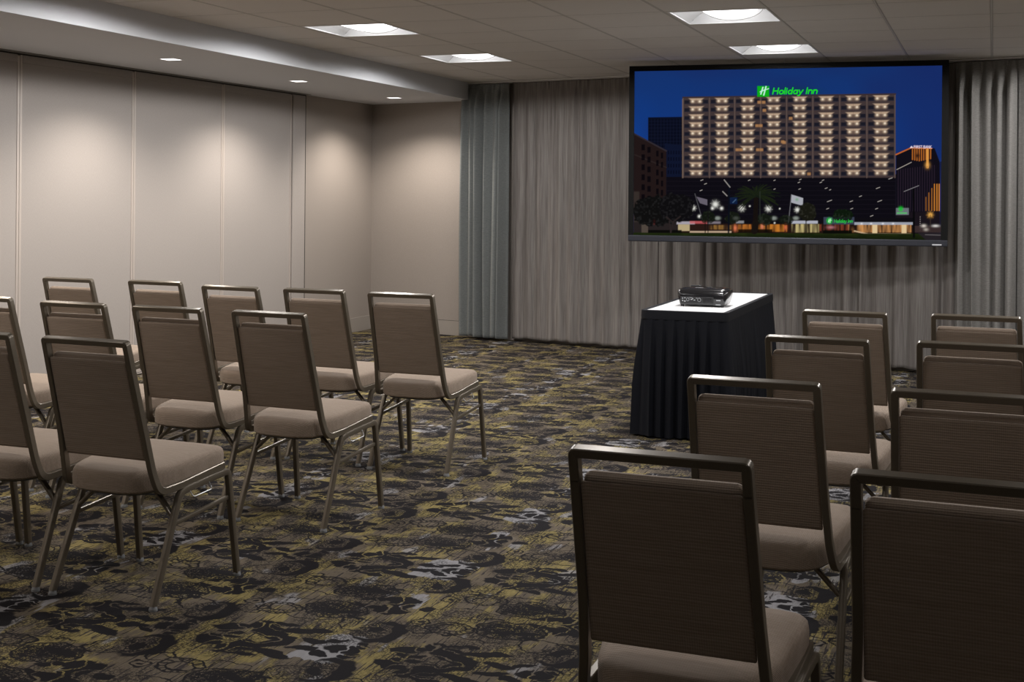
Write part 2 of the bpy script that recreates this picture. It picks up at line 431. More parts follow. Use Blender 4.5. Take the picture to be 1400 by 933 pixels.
# partition panels
seams = [11.231, 10.06, 8.811, 7.537, 6.27, 5.0, 3.74, 2.48, 1.22, -.04, -1.3]
words = ['beige fabric partition panel nearest the back corner, ending at the jamb', 'beige fabric partition panel second from the back corner jamb',
         'beige fabric partition panel third from the back corner, behind the farthest left chairs', 'beige fabric partition panel cut by the left edge of the photo']
for i in range(len(seams)-1):
    y1, y0 = seams[i]-12.92, seams[i+1]-12.92
    r = empty('partition_panel', (CORNER.x, CORNER.y, 0), -LWA)
    tag(r, words[i] if i < 4 else 'beige fabric partition panel nearer than the photo shows, along the left wall', 'partition panel', 'operable partition panels along the left wall')
    bm = bmesh.new(); box(bm, -.07, 0, y0+.012, y1-.012, .03, ZS-.045)
    new_obj('fabric_face', bm, MAT['partition'], r)
    bm = bmesh.new()
    box(bm, -.07, .0035, y0+.003, y0+.024, .012, ZS-.012, 0, .0012); box(bm, -.07, .0045, y1-.024, y1-.003, .012, ZS-.02, 0, .0012)
    new_obj('edge_trim', bm, MAT['trim'], r)
    bm = bmesh.new(); box(bm, -.07, .006, y0+.024, y1-.024, ZS-.068, ZS-.012, 0, .003)
    new_obj('top_trim', bm, MAT['partition'], r)
    bm = bmesh.new(); box(bm, -.07, .004, y0+.02, y1-.02, .008, .05, 0, .0015)
    new_obj('bottom_sweep', bm, MAT['trim'], r)
# baseboards
bm = bmesh.new(); box(bm, .0, .008, -1.436, 0, 0, .148, 0, .002)
tag(lwobj('baseboard_left', bm, MAT['base']), kind='structure')
bm = bmesh.new(); box(bm, 0.009, 1.26, -.009, 0, 0, .148, 0, .002)
bb = tag(new_obj('baseboard_back', bm, MAT['base'], loc=(CORNER.x, CORNER.y, 0), rotz=-WA), kind='structure')
bm = bmesh.new(); box(bm, .009, 1.26, -.0092, 0, .148, .1505); new_obj('cap_line', bm, MAT['dark'], bb)

# ------------------------------------------------------------------ curtains (local x along the wall)
def curtain(name, mat, t0, t1, yoff, pleat, amp, z0, z1, seed, label, cat, dens=14, irregular=.35, hem=.006, head='pinch'):
    r = random.Random(seed); n = max(2, int(round((t1-t0)/pleat)))
    edges = [t0+(t1-t0)*i/n for i in range(n+1)]
    for i in range(1, n): edges[i] += r.uniform(-1, 1)*pleat*irregular*.5
    amps = [amp*r.uniform(.55, 1.25) for _ in range(n)]; lean = [r.uniform(-.35, .35) for _ in range(n)]
    cols = []; cu = 0; prev = None
    zs_ = [z0, z0+.03, z0+.035]+[z0+.035+(z1-z0-.10-.035)*k/16 for k in range(1, 17)]+[z1-.075, z1-.05, z1-.03, z1-.012, z1]
    wob = [(r.uniform(.6, 1.4), r.uniform(0, 6.28), r.uniform(.3, .9)) for _ in range(n)]
    for i in range(n):
        for k in range(dens + (1 if i == n-1 else 0)):
            s = k/dens; x = edges[i]+(edges[i+1]-edges[i])*s
            cols.append((x, i, s))
    me = bpy.data.meshes.new(name); V = []; U_ = []; 
    for (x, i, s) in cols:
        ph = s+lean[i]*math.sin(PI*s)*.3
        prof = -math.sin(PI*ph)**1.6*amps[i]
        prof2 = -(math.exp(-((s-.0)/.10)**2)+math.exp(-((s-1.)/.10)**2))*.018  # pinch heading at the pleat joints
        base_y = yoff+prof
        if prev is not None: cu += math.hypot(x-prev[0], base_y-prev[1])
        prev = (x, base_y)
        for z in zs_:
            h = (z-z0)/(z1-z0)
            kf = min(1, max(0, (z1-z)/.20)); kf = kf*kf*(3-2*kf)
            sway = wob[i][2]*.022*math.sin(h*2.4*wob[i][0]+wob[i][1])*math.sin(PI*s)*(1-h*.5)
            y = yoff + prof*(.25+.75*kf) + prof2*(1-kf) + sway*.5
            xx = x + lean[i]*amps[i]*math.sin(2*PI*s)*.5*kf + sway*.6
            zz = z
            fd = max(0, 1-(z-z0)/.5)
            zz = z + fd*(hem*math.sin(x*17+seed)*.6 + hem*math.sin(x*41)*.5 - prof*.1)
            V.append((xx, y, zz)); U_.append(cu)
    nz = len(zs_); Fc = []
    for c in range(len(cols)-1):
        for k in range(nz-1):
            a = c*nz+k; Fc.append((a, a+nz, a+nz+1, a+1))
    me.from_pydata(V, [], Fc); me.materials.append(mat)
    at = me.attributes.new('cloth_u', 'FLOAT', 'POINT'); at.data.foreach_set('value', U_)
    for p in me.polygons: p.use_smooth = True
    o = bpy.data.objects.new(name, me); C.objects.link(o)
    o.location = (CORNER.x, CORNER.y, 0); o.rotation_euler = (0, 0, -WA)
    sm = o.modifiers.new('thickness', 'SOLIDIFY'); sm.thickness = .0025; sm.offset = 0
    return tag(o, label, cat)
curtain('blackout_drape', MAT['drapeL'], 1.262, 1.84, -.14, .105, .105, .022, ZC-.022, 3, 'narrow blue-grey pleated drape left of the sheer curtain, beside the bare beige wall', 'curtain', 16)
curtain('sheer_curtain', MAT['sheer'], 1.85, 3.448, -.075, .122, .030, .028, ZC-.016, 11, 'left panel of the striped taupe sheer curtain, left of the projection screen', 'curtain', 12, .55)
curtain('sheer_curtain', MAT['sheer'], 3.452, 6.22, -.075, .155, .055, .028, ZC-.016, 12, 'right panel of the striped taupe sheer curtain, hanging behind the projection screen', 'curtain', 12, .6)
curtain('blackout_drape', MAT['drapeR'], 6.15, 6.62, -.15, .098, .078, .022, ZC-.022, 5, 'dark warm-grey pleated drape just right of the projection screen', 'curtain', 16)
curtain('blackout_drape', MAT['drapeR'], 6.62, 8.9, -.14, .26, .045, .022, ZC-.022, 8, 'paler flat grey drape at the right edge of the photo', 'curtain', 12)
bm = bmesh.new(); box(bm, 1.24, 9.3, -.17, -.04, ZC-.016, ZC-.002)
tag(new_obj('trim_curtain_track', bm, MAT['tbar'], loc=(CORNER.x, CORNER.y, 0), rotz=-WA), kind='structure')

# ------------------------------------------------------------------ ceiling lights
LAMP = 86
def make_troffer():
    r = empty('ceiling_light', (0, 0, ZC)); w = LS
    bm = bmesh.new(); f = .010
    for a in ((0, w, 0, f), (0, w, w-f, w), (0, f, f, w-f), (w-f, w, f, w-f)): box(bm, a[0], a[1], a[2], a[3], -.003, .02, 0, .001)
    new_obj('frame', bm, MAT['lamp_white'], r)
    # curved white reflector: two sloping wings and end plates with arched cut
    bm = bmesh.new(); N = 10; rows = []
    for s in (-1, 1):
        A = []; B = []
        for k in range(N+1):
            u = k/N; x = w/2 + s*(w/2-f)*(1-u*.62); z = .004+.085*math.sin(u*PI/2)**.8
            A.append(bm.verts.new((x, f, z))); B.append(bm.verts.new((x, w-f, z)))
        for k in range(N): bm.faces.new((A[k], A[k+1], B[k+1], B[k]))
    for y, dy in ((f, .05), (w-f, -.05)):
        A = []; B = []
        for k in range(2*N+1):
            x = f+(w-2*f)*k/(2*N); u = 1-abs(2*k/(2*N)-1)
            A.append(bm.verts.new((x, y, .002))); B.append(bm.verts.new((x, y+dy*u, .002+.088*min(1, math.sin(min(1, u/.62)*PI/2)**.8))))
        for k in range(2*N): bm.faces.new((A[k], A[k+1], B[k+1], B[k]))
    box(bm, f, w-f, f, w-f, .10, .12)
    new_obj('reflector', bm, MAT['lamp_white'], r, True)
    bm = bmesh.new(); rings = []; 
    for j in range(13):
        v = j/12; y = .030+(w-.085)*v; e = math.sqrt(max(0, 1-abs(2*v-1)**7))
        rings.append([(w/2+.185*e*math.cos(PI+PI*k/12), y, .085-.078*(.15+.85*e)*math.sin(PI*k/12)) for k in range(13)])
    R = [[bm.verts.new(p) for p in q] for q in rings]
    for i in range(12):
        for k in range(12): bm.faces.new((R[i][k], R[i][k+1], R[i+1][k+1], R[i+1][k]))
    new_obj('diffuser', bm, MAT['lens'], r, True)
    for v in (.024, w-.050):
        bm = bmesh.new()
        pa = [(w/2+.19*math.cos(PI+PI*k/12), v, .086-.078*math.sin(PI*k/12)) for k in range(13)]
        sweep(bm, pa, (0, 1, 0), rrect(.006, .003, .001, 1))
        new_obj('diffuser_rim', bm, MAT['track'], r)
    l = bpy.data.lights.new('fixture_lamp', 'SPOT'); l.energy = LAMP; l.color = (1, .975, .96)
    l.spot_size = math.radians(174); l.spot_blend = .08; l.shadow_soft_size = .14
    q = bpy.data.objects.new('lamp', l); C.objects.link(q); q.parent = r; q.location = (w/2, w/2, -.03)
    return r
proto = make_troffer(); first = True
MAT['lens_dim'] = NT('dimmed_diffuser').emit((1.0, .985, .97), .35)
full = next(c for c in proto.children if c.type == 'LIGHT').data
dims = []
for e_ in (5, 13, 30):
    d_ = full.copy(); d_.energy = e_; dims.append(d_)
names4 = {(0, 4): 'lit square ceiling light nearest the soffit, nearer of the left pair', (0, 5): 'lit square ceiling light farther of the left pair, between soffit and curtain',
          (1, 4): 'lit square ceiling light at the photo top, nearer of the pair before the screen', (1, 5): 'lit square ceiling light right above the top edge of the projection screen'}
for i, x in enumerate(LX):
    for j, y in enumerate(LY):
        o = proto if first else copy_tree(proto); first = False
        o.location = (x, y, ZC)
        for ch in o.children:      # the rows over and behind the nearest chairs are dimmed
            if ch.type == 'LIGHT': ch.data = full if y > 5 else dims[j]
            if ch.name.startswith('diffuser') and 'rim' not in ch.name:
                ch.material_slots[0].link = 'OBJECT'; ch.material_slots[0].material = MAT['lens_dim' if y < 5 else 'lens']
        tag(o, names4.get((i, j), 'square ceiling light outside the photo, over the chairs or far right'), 'ceiling light', 'square ceiling lights')
# small square downlights in the soffit
def make_down():
    r = empty('downlight', (0, 0, ZS)); s = .058
    bm = bmesh.new()
    for a in ((-s-.008, s+.008, -s-.008, -s), (-s-.008, s+.008, s, s+.008), (-s-.008, -s, -s, s), (s, s+.008, -s, s)): box(bm, *a, -.003, .001, 0, .0008)
    new_obj('trim_ring', bm, MAT['lamp_white'], r)
    bm = bmesh.new(); box(bm, -s, s, -s, s, -.0020, -.0005); new_obj('lens', bm, MAT['lens_small'], r)
    l = bpy.data.lights.new('downlight_lamp', 'SPOT'); l.energy = 88; l.color = (1, .90, .80)
    l.spot_size = math.radians(142); l.spot_blend = .7; l.shadow_soft_size = .04
    lo_ = bpy.data.objects.new('lamp', l); C.objects.link(lo_); lo_.parent = r; lo_.location = (0, 0, -.045)
    return r
d0 = make_down(); dl = [(-5.553, 10.066, 'middle of the three small square downlights in the soffit'), (-5.575, 12.03, 'small square soffit downlight nearest the back corner'), (-5.55, 8.187, 'nearest and leftmost of the three small square soffit downlights'),
   (-5.53, 6.292, 'small square soffit downlight cut by the left edge of the photo')] + [(-5.52, 6.292-1.92*k, 'small square soffit downlight nearer than the photo shows') for k in (1, 2, 3)]
for i, (x, y, lb) in enumerate(dl):
    o = d0 if i == 0 else copy_tree(d0)
    o.location = (x, y, ZS); tag(o, lb, 'downlight', 'small square downlights in the soffit')

# ------------------------------------------------------------------ chairs
def leany(z): return -.100+(.93-z)*.281
def make_chair():
    r = empty('banquet_chair', (0, 0, 0))
    PR = rrect(.024, .026, .006, 3)
    # --- back frame: hooped top, stiles running down and curling forward into the seat rails
    bm = bmesh.new()
    ln = Vector((0, math.cos(.274), math.sin(.274)))      # normal of the leaning back
    def bp_(x, z): return Vector((x, leany(z)+.004, z))
    zt, xt = .9205, .1758
    top = fillet([bp_(-xt-.001, .86), bp_(-xt, zt), bp_(xt, zt), bp_(xt+.001, .86)], [.006, .006], 3)
    sweep(bm, top, ln, rrect(.026, .0205, .0022, 1))
    for s in (-1, 1):
        pts = [Vector((s*(xt+.001), leany(.862)+.004, .862)), Vector((s*.183, leany(.60)+.004, .60)), Vector((s*.191, .030, .46)), Vector((s*.203, .052, .392)), Vector((s*.205, .17, .398)), Vector((s*.206, .415, .424))]
        sweep(bm, fillet(pts, [.03, .06, .045, .02], 7), Vector((1, 0, 0)), rrect(.0205, .026, .0022, 1))
    new_obj('back_frame', bm, MAT['bronze'], r, True)
    # --- legs: each rises from its glide and bends over under the rail
    def leg(s, pts, rad, nm):
        bm = bmesh.new(); p = fillet([Vector((s*a, b, c)) for a, b, c in pts], rad, 8)
        sweep(bm, p, Vector((1, 0, 0)), rrect(.021, .024, .004, 2))
        o = new_obj('leg', bm, MAT['bronze'], r, True)
        f = p[0]; bm = bmesh.new()
        cyl(bm, (f.x, f.y, -.0), (f.x, f.y, .005), .0155, 14, .0155); cyl(bm, (f.x, f.y, .005), (f.x, f.y+.001, .015), .0155, 14, .0125)
        g = new_obj('glide', bm, MAT['glide'], o, True); g['label'] = 'clear plastic foot glide'
    for s in (-1, 1):
        leg(s, [(.221, .002, .012), (.212, .150, .368), (.212, .185, .379), (.212, .32, .391)], [.07, .03], 'rear')
        leg(s, [(.2255, .482, .012), (.216, .432, .402), (.214, .385, .396), (.212, .315, .3905)], [.075, .02], 'front')
    for s in (-1, 1):
        bm = bmesh.new()
        sweep(bm, [Vector((s*.2155, .118, .272)), Vector((s*.2155, .440, .302))], Vector((1, 0, 0)), rrect(.012, .017, .004, 2))
        new_obj('stretcher', bm, MAT['bronze'], r, True)
        bm = bmesh.new()   # brace from the rear leg up to the seat pan
        sweep(bm, [Vector((s*.205, .122, .300)), Vector((s*.115, .135, .386))], Vector((0, 1, 0)), rrect(.022, .012, .003, 2))
        new_obj('brace', bm, MAT['bronze'], r, True)
    for s in (-1, 1):
        bm = bmesh.new()
        p = fillet([Vector((s*.222, .20, .372)), Vector((s*.236, .20, .352)), Vector((s*.236, .31, .360)), Vector((s*.222, .31, .384))], .012, 4)
        sweep(bm, p, Vector((0, 0, 1)) if False else Vector((s*.3, .2, 1)), rrect(.0038, .0038, .0015, 1))
        g = new_obj('ganging_clip', bm, MAT['chrome'], r, True); g['label'] = 'chrome wire ganging clip'
    # --- seat pan and cushion
    half = [(0, -.016), (.07, -.013), (.115, -.004), (.148, .016), (.170, .048), (.184, .09), (.198, .15), (.205, .25), (.210, .34), (.210, .395), (.203, .425), (.188, .443), (.15, .452), (.08, .456), (0, .457)]
    out = half + [(-x, y) for x, y in half[-2:0:-1]]
    def outl(k, z, inset, dome=0):
        res_ = []
        cx, cy = 0, .225
        for x, y in out:
            dx, dy = x-cx, y-cy; L = math.hypot(dx, dy); s = max(0, (L-inset))/L*k if L > 0 else 0
            Y = cy+dy*s; res_.append((cx+dx*s, Y, z+.062*Y))
        return res_
    bm = bmesh.new()
    rings = [outl(1, .386, .028), outl(1, .388, .008), outl(1, .395, .001), outl(1, .415, 0), outl(1, .440, .0), outl(1, .4515, .003), outl(1, .459, .010), outl(1, .4645, .022), outl(1, .468, .042), outl(.72, .4715, 0), outl(.45, .474, 0), outl(.2, .475, 0)]
    loft(bm, rings)
    new_obj('seat', bm, MAT['fabric'], r, True)
    bm = bmesh.new(); loft(bm, [outl(1, .374, .04), outl(1, .387, .022)]); new_obj('seat_pan', bm, MAT['pmatte'], r, True)
    # --- backrest: flat rear panel and a fuller front pad that rises above it
    bm = bmesh.new()
    def pad(x0, x1, za, zb, d, rr, puff=0):
        # rounded rectangle in the leaning plane at depth d (forward)
        pts = []
        for (sx, sz, a0) in ((1, 1, 0), (-1, 1, 90), (-1, -1, 180), (1, -1, 270)):
            for k in range(5):
                a = math.radians(a0+90*k/4); z = (zb-rr if sz > 0 else za+rr)+rr*math.sin(a)
                f = (zb-z)/(zb-za); hw = x0+(x1-x0)*f
                x = sx*(hw-rr)+rr*math.cos(a); dd = d
                pts.append((x, leany(z)+.004+dd*math.cos(.274), z+dd*math.sin(.274)))
        return pts
    loft(bm, [pad(.155, .166, .520, .852, -.010, .008), pad(.1635, .173, .510, .857, -.0085, .008), pad(.1650, .175, .508, .860, -.006, .006), pad(.1640, .174, .509, .8585, -.001, .006), pad(.158, .168, .514, .842, .000, .008)])
    loft(bm, [pad(.1580, .166, .512, .842, .005, .008), pad(.1630, .1705, .508, .860, .007, .010), pad(.1640, .172, .508, .868, .012, .012), pad(.1640, .172, .508, .871, .020, .014), pad(.162, .170, .510, .868, .030, .016), pad(.155, .165, .517, .860, .039, .018), pad(.140, .15, .532, .842, .044, .02), pad(.10, .11, .57, .81, .047, .02), pad(.04, .045, .65, .74, .050, .02)])
    new_obj('backrest', bm, MAT['fabric'], r, True)
    return r
chairs = [
 ('A', -5.061, 6.554, -.088, 'banquet chair at the left end of the front row, leftmost of the five', 'L'),
 ('B', -4.469, 6.559, -.076, 'banquet chair second from the left end of the front row', 'L'),
 ('C', -3.865, 6.377, -.101, 'banquet chair in the middle of the five of the front row', 'L'),
 ('D', -3.361, 6.379, -.069, 'front-row banquet chair just left of the one at the aisle end', 'L'),
 ('E', -2.832, 6.311, -.039, 'left-block front-row banquet chair at the aisle end, clear against the open carpet', 'L'),
 ('F', -4.542, 5.259, -.065, 'left-block second-row banquet chair cut by the left edge of the photo, seat showing', 'L'),
 ('G', -3.931, 5.149, -.066, 'left-block second-row banquet chair third from the aisle', 'L'),
 ('H', -3.411, 5.121, -.061, 'left-block second-row banquet chair second from the aisle', 'L'),
 ('I', -2.882, 5.087, -.079, 'left-block second-row banquet chair at the aisle end, whole chair in view', 'L'),
 ('J', -3.443, 3.946, -.02, 'left-block nearest-row banquet chair cut by the left edge of the photo', 'L'),
 ('K', -2.918, 3.914, -.067, 'nearest banquet chair of the left block, at the aisle, with all four legs in view', 'L'),
 ('T', -3.965, 3.975, -.06, 'left-block banquet chair of which only a front leg shows at the left edge', 'L'),
 ('L', -.613, 6.187, -.073, 'farthest aisle-side banquet chair of the right block, right of the skirted table', 'R'),
 ('M', -.590, 5.003, -.068, 'second aisle-side banquet chair of the right block counting from the screen', 'R'),
 ('N', -.616, 3.800, -.062, 'third aisle-side banquet chair of the right block, overlapping the black table skirt', 'R'),
 ('O', -.610, 2.662, -.05, 'nearest aisle-side banquet chair of the right block, with a bright gleam on its top rail', 'R'),
 ('P', -.062, 6.215, -.059, 'farthest banquet chair of the right block against the grey drapes', 'R'),
 ('Q', -.061, 5.025, -.065, 'right-block inner banquet chair second from the screen, at the right edge', 'R'),
 ('R', -.061, 3.759, -.065, 'right-block inner banquet chair third from the screen, at the right edge', 'R'),
 ('S', -.054, 2.627, -.065, 'nearest banquet chair at the bottom right corner, cut by the photo edge', 'R'),
]
ch0 = make_chair()
for i, (k, x, y, th, lb, side) in enumerate(chairs):
    o = ch0 if i == 0 else copy_tree(ch0)
    o.location = (x, y, 0); o.rotation_euler = (0, 0, th)
    tag(o, lb, 'chair', 'banquet chairs left of the aisle' if side == 'L' else 'banquet chairs right of the aisle')

# ------------------------------------------------------------------ skirted table
TX0, TX1, TY0, TY1, TZ = -1.982, -1.468, 7.806, 9.552, .752
tb = empty('folding_table', ((TX0+TX1)/2, (TY0+TY1)/2, 0))
tag(tb, 'narrow folding table with a bright white top carrying the projector', 'table')
hx, hy = (TX1-TX0)/2, (TY1-TY0)/2
bm = bmesh.new()
def rr2(hx, hy, r, z, seg=6):
    return [(x, y, z) for x, y in rrect(2*hx, 2*hy, r, seg)]
loft(bm, [rr2(hx-.024, hy-.024, .04, TZ-.022), rr2(hx-.020, hy-.020, .04, TZ-.020), rr2(hx-.020, hy-.020, .04, TZ-.002), rr2(hx-.022, hy-.022, .04, TZ)])
new_obj('tabletop', bm, MAT['white'], tb)
for sy in (-1, 1):
    for sx in (-1, 1):
        bm = bmesh.new(); cyl(bm, (sx*(hx-.06), sy*(hy-.18), 0), (sx*(hx-.06), sy*(hy-.20), TZ-.022), .013, 12)
        new_obj('leg', bm, MAT['steel'], tb, True)
    bm = bmesh.new(); cyl(bm, (-hx+.06, sy*(hy-.19), .3), (hx-.06, sy*(hy-.19), .3), .010, 10)
    new_obj('cross_bar', bm, MAT['steel'], tb, True)
# the skirt: a ribbon round the table edge whose pleats open towards the floor
sk = empty('table_skirt', ((TX0+TX1)/2, (TY0+TY1)/2, 0))
tag(sk, 'black pleated skirt hanging round the projector table down to the carpet', 'table skirt')
def perim(hx, hy, r):
    pts = []; 
    P_ = rrect(2*hx, 2*hy, r, 8)
    return P_
def perim_at(hx, hy, r, s, tot=[0]):
    pass
def dense_perimeter(hx, hy, r, step):
    P_ = perim(hx, hy, r); L = [0]
    for i in range(len(P_)): a, b = P_[i], P_[(i+1) % len(P_)]; L.append(L[-1]+math.hypot(b[0]-a[0], b[1]-a[1]))
    T = L[-1]; n = int(T/step); out = []
    for k in range(n):
        s = T*k/n; i = max(j for j in range(len(P_)) if L[j] <= s+1e-9)
        a, b = P_[i], P_[(i+1) % len(P_)]; f = (s-L[i])/max(1e-9, L[i+1]-L[i])
        x, y = a[0]+(b[0]-a[0])*f, a[1]+(b[1]-a[1])*f
        dx, dy = b[0]-a[0], b[1]-a[1]; q_ = math.hypot(dx, dy)
        out.append((s, x, y, dy/q_, -dx/q_))
    return T, out
T_, PP = dense_perimeter(hx-.004, hy-.004, .035, .0045)
npl = int(round(T_/.066)); pr = random.Random(4)
pk = [pr.uniform(.7, 1.5) for _ in range(npl+1)]; pw = [pr.uniform(-.2, .2) for _ in range(npl+1)]
zl = [.006, .02, .10, .2, .32, .44, .55, .62, .66, .69, .708]
bm = bmesh.new(); G = []
for (s, x, y, nx, ny) in PP:
    col = []; f = s/T_*npl; i = int(f) % npl; g = f-int(f)
    # knife pleat: slow outward rise then a quick fold back
    knife = (g/.78 if g < .78 else (1-g)/.22)
    for z in zl:
        h = max(0, (.708-z)/.70); op = min(1, max(0, h*2.1))
        wave = math.sin(2*PI*(g+pw[i]*h))*.5+.5
        d = .004 + knife*.008*(1-op*.5) + op*.044*pk[i]*(knife*.8+wave*.2) + .016*h**1.3
        d += .008*math.sin(s*3.1)*h
        zz = z if z > .01 else z+.004+.006*math.sin(s*23)*.6
        col.append(bm.verts.new((x+nx*d, y+ny*d, zz)))
    G.append(col)
for a in range(len(G)):
    b = (a+1) % len(G)
    for k in range(len(zl)-1): bm.faces.new((G[a][k], G[b][k], G[b][k+1], G[a][k+1]))
c_ = new_obj('pleated_cloth', bm, MAT['skirt'], sk, True)
bm = bmesh.new()
def ringoff(off, z): return [(x, y, z) for x, y in rrect(2*(hx-.004+off), 2*(hy-.004+off), .035+off, 8)]
loft(bm, [ringoff(.004, .702), ringoff(.011, .702), ringoff(.012, .72), ringoff(.010, TZ+.002), ringoff(.006, TZ+.004), ringoff(-.010, TZ+.0042), ringoff(-.018, TZ+.003), ringoff(-.0185, TZ+.0005)], False, False)
new_obj('waistband', bm, MAT['skirt_band'], sk, True)

# ------------------------------------------------------------------ projector
pj = empty('projector', (-1.699, 8.205, TZ)); pj.scale = (1, 1, 1.12)
tag(pj, 'glossy black projector with rear ports facing the chairs, on the white table', 'projector')
bm = bmesh.new()
def pring(hw, y0, y1, r, z, crown=0):
    return [(x, y+(y0+y1)/2, z) for x, y in rrect(2*hw, y1-y0, r, 5)]
loft(bm, [pring(.138, .004, .214, .02, .010), pring(.142, .000, .218, .022, .016), pring(.152, -.002, .226, .024, .050), pring(.158, .000, .228, .026, .070), pring(.158, .004, .228, .03, .082), pring(.150, .012, .222, .035, .093), pring(.132, .028, .208, .04, .100), pring(.09, .05, .18, .03, .1035)])
new_obj('body', bm, MAT['pgloss'], pj, True)
bm = bmesh.new(); box(bm, -.132, .075, -.0045, .004, .020, .056, 0, .002); new_obj('port_panel', bm, MAT['pmatte'], pj)
bm = bmesh.new()
for px_, pz, w_, h_ in ((-.118, .046, .006, .006), (-.104, .048, .006, .005), (-.118, .033, .007, .007), (-.104, .030, .008, .007), (-.062, .040, .012, .003), (-.055, .045, .009, .003), (-.044, .037, .010, .004), (-.066, .050, .02, .002), (-.030, .048, .010, .002)):
    box(bm, px_-w_/2, px_+w_/2, -.0058, -.004, pz-h_/2, pz+h_/2)
for cx_, cz_, r_ in ((-.086, .040, .0085), (-.014, .039, .010)):
    pts = [(cx_+r_*math.cos(2*PI*k/16), -.0052, cz_+r_*math.sin(2*PI*k/16)) for k in range(17)]
    sweep(bm, pts, (0, 1, 0), rrect(.0016, .0016, .0005, 1), False)
pp = new_obj('port_icons', bm, MAT['print'], pj); pp['label'] = 'white printed marks around the rear sockets'
bm = bmesh.new()
for k in range(6): box(bm, .012+.009*k, .017+.009*k, -.0056, -.004, .024, .05)
new_obj('vent', bm, MAT['pgloss'], pj)
bm = bmesh.new(); box(bm, .092, .118, -.0035, .004, .036, .041); box(bm, .088, .118, -.0005, .004, .0125, .0165)
q_ = new_obj('rating_label', bm, MAT['print'], pj); q_['label'] = 'small white rating labels'
bm = bmesh.new(); cyl(bm, (-.075, .222, .055), (-.075, .252, .055), .036, 24, .033); new_obj('lens_barrel', bm, MAT['pmatte'], pj, True)
bm = bmesh.new(); cyl(bm, (-.075, .2525, .055), (-.075, .254, .055), .027, 24); new_obj('lens_glass', bm, MAT['glass'], pj, True)
bm = bmesh.new(); box(bm, -.105, -.045, .165, .205, .097, .109, 0, .003); new_obj('zoom_ring', bm, MAT['pmatte'], pj)
bm = bmesh.new(); cyl(bm, (.03, .10, .103), (.03, .10, .1055), .02, 20)
for k in range(4): a = k*PI/2; cyl(bm, (.03+.032*math.cos(a), .10+.032*math.sin(a), .103), (.03+.032*math.cos(a), .10+.032*math.sin(a), .105), .006, 10)
new_obj('button_pad', bm, MAT['pmatte'], pj, True)
bm = bmesh.new(); box(bm, -.05, .0, .05, .054, .1035, .1045); q_ = new_obj('name_print', bm, MAT['print'], pj)
for fx, fy in ((-.125, .018), (.125, .018), (0, .2)):
    bm = bmesh.new(); cyl(bm, (fx, fy, 0), (fx, fy, .016), .011, 12, .009); new_obj('foot', bm, MAT['pmatte'], pj, True)

# ------------------------------------------------------------------ projection screen
cR, sR = math.cos(ROLL), math.sin(ROLL)
def proj(P):
    x, y, z = P[..., 0], P[..., 1], P[..., 2]
    r = x*math.cos(PSI)+y*math.sin(PSI); d = -x*math.sin(PSI)+y*math.cos(PSI)
    u = F*r/d; v = -F*(z-CAMH)/d + CY-466.5
    return 700+cR*u-sR*v, 466.5+sR*u+cR*v
SA, SB = Vector((-2.862, 10.817, 0)), Vector((-.335, 10.946, 0))
sdir = (SB-SA).normalized(); SW = (SB-SA).length; sang = math.atan2(sdir.y, sdir.x)
ZT_, ZB_ = 2.518, 1.062
scn = empty('projection_screen', (SA.x, SA.y, ZB_), sang)
tag(scn, 'large wall-hung screen in a black frame showing a floodlit tower block at night', 'screen')
SH = ZT_-ZB_; ib = .043
bm = bmesh.new()
box(bm, 0, SW, -.012, .05, SH-ib, SH, 0, .002); box(bm, 0, ib, -.012, .05, .05, SH-ib, 0, .002); box(bm, SW-ib-.008, SW, -.012, .05, .05, SH-ib, 0, .002)
new_obj('border', bm, MAT['frame_black'], scn)
bm = bmesh.new(); box(bm, .0, SW, -.018, .05, .0, .052, 0, .008); new_obj('bottom_bar', bm, MAT['frame_bar'], scn)
bm = bmesh.new(); box(bm, SW-.115, SW-.045, -.0195, -.017, .010, .020); new_obj('maker_plate', bm, MAT['print'], scn)
bm = bmesh.new(); box(bm, .02, SW-.02, .004, .045, .05, SH-.01); new_obj('backing', bm, MAT['frame_black'], scn)
bm = bmesh.new()
for x_ in (.35, SW/2, SW-.35): cyl(bm, (x_, .04, SH-.01), (x_, .04, ZC-ZB_+.003), .003, 8)
new_obj('hanger', bm, MAT['tbar'], scn)
NXp, NYp = 660, 366
gx2 = np.linspace(ib-.003, SW-ib-.005, NXp+1); gz2 = np.linspace(.048, SH-ib+.003, NYp+1)
GX, GZ = np.meshgrid(gx2, gz2)
W3 = np.stack([SA.x+sdir.x*GX, SA.y+sdir.y*GX, ZB_+GZ], -1)
Uq, Vq = proj(W3)          # the picture is drawn in the photograph's own figures, then lives on the screen plane
col = np.zeros(Uq.shape+(3,))
lin = lambda c: np.array(S(*c))
def blend(mask, c):
    m_ = np.clip(mask, 0, 1)[..., None]; col[:] = col*(1-m_)+lin(c)*m_
def rect(x0, y0, x1, y1, c, a=1, soft=.5):
    m_ = np.clip((Uq-x0)/soft+.5, 0, 1)*np.clip((x1-Uq)/soft+.5, 0, 1)*np.clip((Vq-y0)/soft+.5, 0, 1)*np.clip((y1-Vq)/soft+.5, 0, 1)
    blend(m_*a, c)
def poly(pts, c, a=1, soft=.6):       # convex, clockwise on screen
    m_ = np.ones_like(Uq)
    for i in range(len(pts)):
        (x0, y0), (x1, y1) = pts[i], pts[(i+1) % len(pts)]
        L = math.hypot(x1-x0, y1-y0); d = ((x1-x0)*(Vq-y0)-(y1-y0)*(Uq-x0))/L
        m_ = m_*np.clip(d/soft+.5, 0, 1)
    blend(m_*a, c)
def glow(x, y, rx, ry, c, a=1, p=2):
    m_ = np.exp(-(((Uq-x)/rx)**2+((Vq-y)/ry)**2)**(p/2)); blend(m_*a, c)
